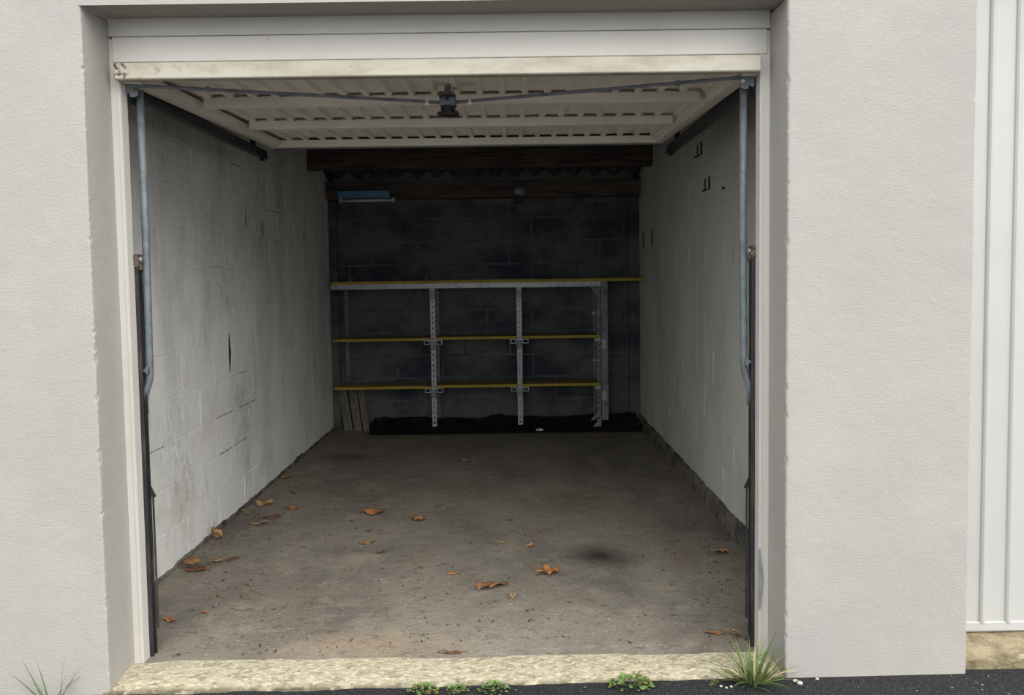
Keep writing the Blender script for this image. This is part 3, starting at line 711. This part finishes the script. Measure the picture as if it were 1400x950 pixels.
tag(b.build('wall_plug', M['hookiron']), 'tiny dark screw in the grey-white wall below the hooks', 'screw')

# ================================================================== LEAVES, LITTER, STONES
LEAF = 1.12
def leaf_obj(x, y, size, kind, rot, mat, label, curl=0.25, up=0.0, asp=0.7, group=None, z=0.003, seed=0):
    rnd = random.Random(seed * 31 + 5); n = 40; rings = 4
    ph = rnd.uniform(0, 6)
    def outline(t):
        if kind == 'maple':
            lob = [0.0, 0.95, -0.95, 1.9, -1.9]; rr_ = 0.46
            for i, l in enumerate(lob):
                d = abs((t - l + pi) % (2 * pi) - pi); amp = [0.56, 0.52, 0.46, 0.36, 0.30][i]
                rr_ = max(rr_, 0.44 + amp * max(0, 1 - d / 0.50))
            return rr_ * (1 + 0.06 * sin(t * 17 + ph))
        if kind == 'heart':
            return 0.78 * (1 - 0.42 * max(0, 1 - abs((t - 1.9) / 0.5))) * (1 + 0.10 * sin(3 * t + ph)) * (1 + 0.04 * sin(t * 19)) + 0.25 * max(0, 1 - abs(((t + pi + 0.2) % (2 * pi)) - pi) / 0.5)
        return 0.72 * (1 + 0.08 * sin(2 * t + ph) + 0.04 * sin(t * 13 + ph)) + 0.26 * max(0, 1 - abs(((t + pi) % (2 * pi)) - pi) / 0.45)
    size *= LEAF; vs = [(0, 0, 0)]; h = size / 2
    def zf(px, py):
        r = math.hypot(px, py)
        sg_ = 1 if seed % 3 else -1
        return sg_ * curl * size * (0.30 * px * px + 0.42 * py * py) + 0.16 * size * nz(px * 1.7 + seed * 3.1, py * 1.7) * (0.3 + r) + 0.05 * size * nz(px * 5 + seed, py * 5) * r
    for k in range(1, rings + 1):
        for i in range(n):
            t = 2 * pi * i / n; r = outline(t) * k / rings
            px, py = r * cos(t), r * sin(t) * asp
            vs.append((px * h, py * h, zf(px, py)))
    fs = [(0, 1 + i, 1 + (i + 1) % n) for i in range(n)]
    for k in range(rings - 1):
        a = 1 + k * n
        for i in range(n): fs.append((a + i, a + n + i, a + n + (i + 1) % n, a + (i + 1) % n))
    # give the blade a thickness
    nv = len(vs); vs2 = vs + [(p[0], p[1], p[2] + 0.0007) for p in vs]
    fs2 = [f[::-1] for f in fs] + [tuple(i + nv for i in f) for f in fs]
    a = 1 + (rings - 1) * n
    for i in range(n): fs2.append((a + i, a + (i + 1) % n, a + (i + 1) % n + nv, a + i + nv))
    mnz = min(p[2] for p in vs)
    R_ = Matrix.Rotation(rot, 3, 'Z') @ Matrix.Rotation(up, 3, 'Y')
    pts = [R_ @ Vector(p) for p in vs2]; mz = min(p.z for p in pts)
    b = MB(); b.add([(p.x, p.y, p.z - mz) for p in pts], fs2)
    e = tag(empty('dry_leaf', (x, y, z)), label, 'leaf', group)
    o = b.build('blade', mat, None, True); o.parent = e
    # midrib and stalk
    ml = [R_ @ Vector((px * h, 0, zf(px, 0) + 0.001)) for px in (0.6, 0.2, -0.2, -0.55, -0.95, -1.2)]
    s_ = MB().tube([(p.x, p.y, max(0.0008, p.z - mz + (0.0004 if i < 4 else 0.0))) for i, p in enumerate(ml)], [0.0006, 0.0009, 0.0011, 0.0012, 0.0013, 0.0015], 6)
    s = s_.build('stalk', M['leaf_dark'], None, True); s.parent = e
    return e
LB, LT, LD, LO = M['leaf_brown'], M['leaf_tan'], M['leaf_dark'], M['leaf_orange']
G = 'dry leaves blown into the garage'
leaf_obj(0.121, 0.640, 0.150, 'heart', 0.35, LB, 'large smooth reddish-brown leaf with one notched side on open floor', 0.20, asp=0.62, group=G, seed=1)
leaf_obj(0.402, 0.785, 0.155, 'maple', 2.7, LO, 'large lobed orange-brown leaf beside the dark oil stain', 0.32, asp=0.85, group=G, seed=2)
leaf_obj(1.262, 1.010, 0.120, 'maple', 0.6, LT, 'curled tan leaf close to the kerb of the grey-white wall', 0.55, asp=0.75, group=G, seed=3)
leaf_obj(1.015, 0.155, 0.095, 'oval', 3.05, LB, 'long narrow brown leaf just inside the sill', 0.12, asp=0.36, group=G, seed=4)
leaf_obj(-0.587, 1.74, 0.135, 'oval', 3.0, LO, 'rounded orange-brown leaf with a dark tip, deepest of the open-floor leaves', 0.35, asp=0.72, group=G, seed=5)
leaf_obj(-0.323, 1.605, 0.115, 'maple', 0.3, LB, 'crinkled brown leaf beside the rounded orange-brown one', 0.40, asp=0.8, group=G, seed=6)
leaf_obj(-0.542, 1.24, 0.090, 'heart', 0.5, LT, 'pale tan twisted leaf on the open floor', 0.50, asp=0.6, group=G, seed=7)
leaf_obj(0.312, 1.147, 0.055, 'oval', 1.2, LT, 'small cupped tan leaf beyond the large lobed one', 0.9, asp=0.9, group=G, seed=8)
leaf_obj(-0.053, 0.80, 0.048, 'oval', 2.9, LO, 'small flat orange leaf beyond the large notched one', 0.3, asp=0.8, group=G, seed=9)
leaf_obj(0.223, 0.52, 0.052, 'maple', 1.0, LT, 'tiny pale curled leaf in front of the large notched one', 0.8, asp=0.7, group=G, seed=10)
leaf_obj(-1.365, 1.31, 0.105, 'oval', 1.4, LT, 'tan leaf standing up against the white wall', 0.5, up=1.0, asp=0.75, group=G, seed=11)
leaf_obj(-1.345, 0.95, 0.120, 'maple', 2.2, LB, 'brown leaf lying highest in the heap by the white wall', 0.5, asp=0.85, group=G, z=0.012, seed=12)
leaf_obj(-1.30, 0.90, 0.120, 'heart', 0.4, LD, 'dark decayed leaf spread under the heap by the white wall', 0.2, asp=0.6, group=G, seed=13)
leaf_obj(-1.245, 1.00, 0.090, 'oval', 0.2, LT, 'tan leaf at the edge of the heap by the white wall', 0.4, asp=0.5, group=G, z=0.006, seed=14)
leaf_obj(-1.18, 1.03, 0.080, 'oval', 0.7, LD, 'dark narrow leaf trailing out of the heap by the white wall', 0.25, asp=0.4, group=G, seed=15)
leaf_obj(-1.225, 1.585, 0.110, 'heart', 0.2, LT, 'flat tan pointed leaf off the white wall', 0.25, asp=0.55, group=G, seed=16)
leaf_obj(-1.19, 1.69, 0.105, 'oval', 0.2, LD, 'dark brown flat leaf behind the tan pointed one', 0.2, asp=0.5, group=G, seed=17)
leaf_obj(-1.355, 1.73, 0.070, 'oval', 1.3, LT, 'small pale leaf tipped up by the white wall', 0.4, up=0.8, asp=0.7, group=G, seed=18)
leaf_obj(-1.100, 1.860, 0.125, 'maple', 3.1, LB, 'lobed brown leaf furthest out from the white wall', 0.25, asp=0.7, group=G, seed=19)
leaf_obj(-1.31, 1.955, 0.115, 'heart', 0.3, LT, 'tan leaf with raised edge lying near the white wall', 0.5, asp=0.6, group=G, seed=20)
leaf_obj(-1.375, 2.58, 0.110, 'maple', 0.4, LB, 'curled brown leaf alone against the foot of the white wall', 0.7, asp=0.7, group=G, seed=21)
leaf_obj(-1.073, 0.415, 0.035, 'maple', 1.2, LO, 'tiny bright orange leaf scrap near the guide rail', 0.6, asp=0.7, group=G, seed=22)
leaf_obj(-1.19, 0.345, 0.090, 'maple', 2.3, LO, 'ragged orange-brown leaf lying behind the guide rail', 0.35, asp=0.5, group=G, seed=23)
leaf_obj(1.09, 0.120, 0.075, 'oval', 1.0, LT, 'tan leaf caught at the foot of the dark rail near the grass', 0.5, up=0.5, asp=0.6, group=G, seed=24)
leaf_obj(-0.45, 1.09, 0.075, 'maple', 0.2, LD, 'dark twisted leaf scrap in front of the pale twisted one', 0.5, asp=0.4, group=G, seed=25)
leaf_obj(-0.004, 0.030, 0.095, 'oval', 3.1, LD, 'flat dark leaf pressed against the back edge of the sill', 0.05, asp=0.22, group=G, seed=26)
SCRAPS = ['tan leaf scrap lying next to the small cupped tan leaf', 'tan leaf scrap deeper in than the crinkled brown leaf', 'dark leaf scrap alone in the middle of the open floor',
  'tan leaf scrap near the leaf standing against the white wall', 'tan leaf scrap between the white wall heap and the open floor', 'dark leaf scrap beside the rounded orange-brown leaf',
  'dark leaf scrap between the rounded leaf and the pale twisted one', 'dark leaf scrap off the white wall behind the other leaves']
for i, (px, py, sz, mt) in enumerate([(0.165, 1.215, 0.040, LT), (-0.18, 1.80, 0.055, LT), (0.215, 1.58, 0.035, LD), (-1.27, 1.40, 0.035, LT), (-0.96, 1.30, 0.03, LT), (-0.70, 1.60, 0.03, LD), (-0.565, 1.43, 0.045, LD), (-1.20, 2.2, 0.05, LD)]):
    leaf_obj(px, py, sz, 'oval', i * 1.7, mt, SCRAPS[i], 0.5, asp=0.6, group='small leaf scraps on the floor', seed=40 + i)

# fine litter on the concrete: nobody could count it
b = MB(); rnd = random.Random(3)
for i in range(2200):
    t = rnd.random()
    if t < 0.30: x = -W + 0.03 + abs(rnd.gauss(0, 0.22)); y = rnd.uniform(0.1, 3.4)
    elif t < 0.55: x = W - 0.05 - abs(rnd.gauss(0, 0.16)); y = rnd.uniform(0.15, 3.2)
    else: x = rnd.uniform(-1.15, 1.2); y = 0.05 + 2.6 * rnd.random() ** 1.5
    if abs(x) > 1.09 and y < 0.1: continue
    x = max(-W + 0.015, min(W - 0.03, x))
    s = 0.0015 + 0.007 * rnd.random() ** 4; a = rnd.uniform(0, pi); z = 0.0025
    c, d = cos(a) * s * rnd.uniform(1, 2.2), sin(a) * s * rnd.uniform(1, 2.2); e, f = -sin(a) * s * 0.5, cos(a) * s * 0.5
    hgt = s * 0.5
    b.add([(x - c, y - d, z), (x + e, y + f, z), (x + c, y + d, z + hgt * 0.5), (x - e, y - f, z), (x, y, z + hgt)], [(0, 1, 4), (1, 2, 4), (2, 3, 4), (3, 0, 4), (0, 3, 2, 1)])
o = b.build('floor_litter', M['debris']); o['kind'] = 'stuff'; o['label'] = 'specks of leaf litter and dirt scattered over the concrete'; o['category'] = 'litter'

def pebble(name, x, y, z, s, mat, label, seed, group=None, flat=0.6, cat='stone'):
    b = MB()
    def fn(u, v):
        t = 2 * pi * u; p = pi * v; d = Vector((sin(p) * cos(t), sin(p) * sin(t), cos(p)))
        r = s * (1 + 0.35 * nz(d.x * 1.6 + seed, d.y * 1.6, d.z * 1.6))
        return (x + d.x * r * 1.2, y + d.y * r, z + s * flat * 0.8 + d.z * r * flat)
    b.grid(12, 7, fn); return tag(b.build(name, mat), label, cat, group)
pebble('stone', -0.125, 3.005, 0.002, 0.032, M['stone_dark'], 'grey stone lying deep on the bare garage floor', 2)
pebble('paper_scrap', 0.475, 3.97, 0.03, 0.028, M['paper'], 'crumpled white scrap at the edge of the black plastic sheet', 5, None, 0.4, 'scrap')
for i, (x, y, s) in enumerate([(1.215, -0.212, 0.012), (1.235, -0.24, 0.014), (1.06, -0.262, 0.007), (1.33, -0.215, 0.010)][:0]):
    pass
for i, (x, y, s) in enumerate([(1.195, -0.205, 0.0065), (1.205, -0.222, 0.008), (1.275, -0.195, 0.005)]):
    pebble('pebble', x, y, ground_z(x) + 0.0005, s, M['pebble'], 'pale pebble on the asphalt at the foot of the pier beside the grass', 10 + i, 'pebbles beside the grass tuft', 0.8, 'pebble')
for i, (x, y, s) in enumerate([(0.935, -0.226, 0.0042), (0.95, -0.236, 0.004), (0.968, -0.23, 0.0042)]):
    pebble('pebble', x, y, ground_z(x) + 0.0005, s, M['pebble'], 'tiny white crumb on the asphalt between weed and grass tuft', 20 + i, 'white crumbs on the asphalt', 0.8, 'pebble')

# mound of mortar at the foot of the jamb by the grass
b = MB()
def mound(u, v):
    a = 2 * pi * u; r = v
    x = 1.085 + 0.090 * r * cos(a); y = -0.085 + 0.085 * r * sin(a)
    return (x, y, 0.001 + 0.034 * max(0, 1 - r * r) + 0.008 * nz(x * 30, y * 30) * (1 - r))
b.grid(28, 8, mound)
struct(b.build('trim_3', M['sill'], smooth=True), 'hump of old mortar at the foot of the white jamb')

# ================================================================== WEEDS AND GRASS
def blade_mesh(L, w, lean, droop, twist, mat, seed):
    b = MB(); n = 7; vs = []
    rnd = random.Random(seed); tw = twist
    x = z = 0.0; ang = lean
    P = []
    for i in range(n + 1):
        t = i / n; P.append((x, z, ang)); x += sin(ang) * L / n; z += cos(ang) * L / n; ang += droop / n * (0.4 + 1.4 * t)
    for i, (px, pz, an) in enumerate(P):
        t = i / n; ww = w * (0.75 + 0.25 * sin(pi * min(1, t * 1.4))) * (1 - t ** 2.2) + 0.0002
        a = tw * t
        vs += [(px, -ww * cos(a), pz + ww * sin(a) * 0.5), (px + 0.0006 * cos(an), 0, pz - 0.25 * ww), (px, ww * cos(a), pz - ww * sin(a) * 0.5)]
    fs = []
    for i in range(n):
        k = i * 3; fs += [(k, k + 1, k + 4, k + 3), (k + 1, k + 2, k + 5, k + 4)]
    b.add(vs, fs); return b.mesh('blade', mat, True)
def tuft(loc, specs, label):
    e = tag(empty('grass_tuft', loc), label, 'grass')
    for i, (L, w, az, lean, droop, mt) in enumerate(specs):
        o = bpy.data.objects.new('blade', blade_mesh(L, w, lean, droop, random.uniform(-1.2, 1.2), M[mt], i)); COL.objects.link(o); o.parent = e
        o.location = (0.036 * cos(az) * random.random(), 0.022 * sin(az) * random.random(), 0); o.rotation_euler = (0, 0, az)
    return e
rnd = random.Random(11); sp_ = []
for i in range(90):
    az = rnd.uniform(-pi, pi); L = rnd.uniform(0.09, 0.19); mt = rnd.choice(['grass'] * 6 + ['grass_pale'] * 2 + ['grass_dry'])
    sp_.append((L, rnd.uniform(0.0026, 0.0044), az, rnd.uniform(0.2, 1.25), rnd.uniform(0.1, 1.0), mt))
sp_ += [(0.24, 0.0032, 0.25, 0.45, 0.1, 'grass'), (0.20, 0.003, 0.5, 0.5, 0.2, 'grass'), (0.16, 0.003, pi - 0.2, 0.8, 0.3, 'grass'), (0.15, 0.003, pi + 0.1, 0.9, 0.6, 'grass_pale'), (0.14, 0.002, 1.2, 0.1, 0.1, 'grass_dry'), (0.15, 0.002, -1.4, 0.6, 0.3, 'grass_dry')]
tuft((1.048, -0.212, ground_z(1.06) - 0.003), sp_, 'thick green grass tuft growing at the foot of the white jamb')
rnd = random.Random(4); sp_ = []
for az, L, lean, dr in [(pi, 0.115, 0.75, 0.2), (pi - 0.2, 0.10, 0.55, 0.1), (pi + 0.3, 0.125, 0.32, 0.1), (pi - 0.1, 0.11, 0.22, 0.15), (0.2, 0.115, 0.10, 0.1), (0.1, 0.11, 0.45, 0.15), (-0.2, 0.12, 0.60, 0.1), (0.3, 0.10, 0.75, 0.6), (-0.4, 0.09, 0.9, 1.2), (pi + 0.5, 0.09, 0.9, 0.8), (0.0, 0.07, 0.3, 0.2), (pi, 0.06, 0.5, 0.3), (-1.2, 0.07, 0.8, 0.4)]:
    sp_.append((L * 1.35, 0.003, az, lean, dr, rnd.choice(['grass', 'grass_pale', 'grass'])))
tuft((-1.355, -0.205, ground_z(-1.355) - 0.003), sp_, 'sparse tuft of thin grass blades against the grey facade')
b = MB()
for (px, py) in ((0, 0),): pass

def weed(x, y, s, n, label, seed, mats, sx=1.0):
    rnd = random.Random(seed); e = tag(empty('weed_plant', (x, y, ground_z(x) - 0.002)), label, 'weed', 'low weeds along the sill')
    lm = []
    for k in range(3):
        bb = MB(); pts = [(0, 0), (0.25, 0.34), (0.5, 0.30), (0.62, 0.44), (0.82, 0.26), (1.0, 0.0)]
        vs = [(p[0], p[1] * 0.9, 0.10 * sin(p[0] * 3) + 0.10 * p[1]) for p in pts] + [(p[0], -p[1] * 0.9, 0.10 * sin(p[0] * 3) + 0.10 * p[1]) for p in pts[1:-1]] + [(p, 0, 0.10 * sin(p * 3) - 0.02) for p in (0.3, 0.6)]
        fs = [(0, 1, 10), (1, 2, 11, 10), (2, 3, 11), (3, 4, 11), (4, 5, 11), (0, 10, 6), (6, 10, 11, 7), (7, 11, 8), (8, 11, 9), (9, 11, 5)]
        bb.add(vs, fs); lm.append(bb.mesh('leaf', M[mats[k]], True))
    for i in range(n):
        az = rnd.uniform(0, 2 * pi); rr_ = s * math.sqrt(rnd.random()); sz = s * rnd.uniform(0.20, 0.36)
        o = bpy.data.objects.new('leaf', lm[rnd.choice((0, 0, 0, 1, 1, 2))]); COL.objects.link(o); o.parent = e
        o.location = (rr_ * cos(az) * sx, rr_ * sin(az) * 0.62, s * (0.10 + 0.55 * max(0, 1 - (rr_ / s) ** 2) * rnd.uniform(0.5, 1.1)))
        o.scale = (sz,) * 3; o.rotation_euler = (rnd.uniform(-0.5, 0.5), rnd.uniform(-0.9, 0.15), az + rnd.uniform(-0.8, 0.8))
    st = MB()
    for i in range(9):
        az = rnd.uniform(0, 2 * pi); r1 = s * rnd.uniform(0.4, 0.9)
        st.tube([(0, 0, 0), (r1 * 0.5 * cos(az), r1 * 0.2 * sin(az), s * 0.2), (r1 * cos(az) * sx, r1 * 0.4 * sin(az), s * 0.22)], 0.0009, 5)
    o = link('stem', st.mesh('stem', M['weed_red'])); o.parent = e
    return e
weed(-0.080, -0.215, 0.046, 95, 'loose straggling weed with a reddish tinge at the sill edge', 1, ('weed', 'weed_red', 'grass_pale'), 1.05)
weed(0.034, -0.212, 0.034, 80, 'compact round weed between two other weeds on the sill edge', 2, ('weed', 'weed', 'grass_pale'))
weed(0.163, -0.214, 0.045, 95, 'broad green weed next to the compact round one on the sill', 3, ('weed', 'grass', 'grass_pale'), 1.1)
weed(0.628, -0.212, 0.060, 115, 'widest flattest weed, growing alone along the sill', 4, ('weed', 'weed', 'weed_red'), 1.15)
weed(0.915, -0.205, 0.018, 18, 'tiny yellow-green weed sprig beside the grass tuft', 5, ('weed_red', 'weed', 'grass_dry'))
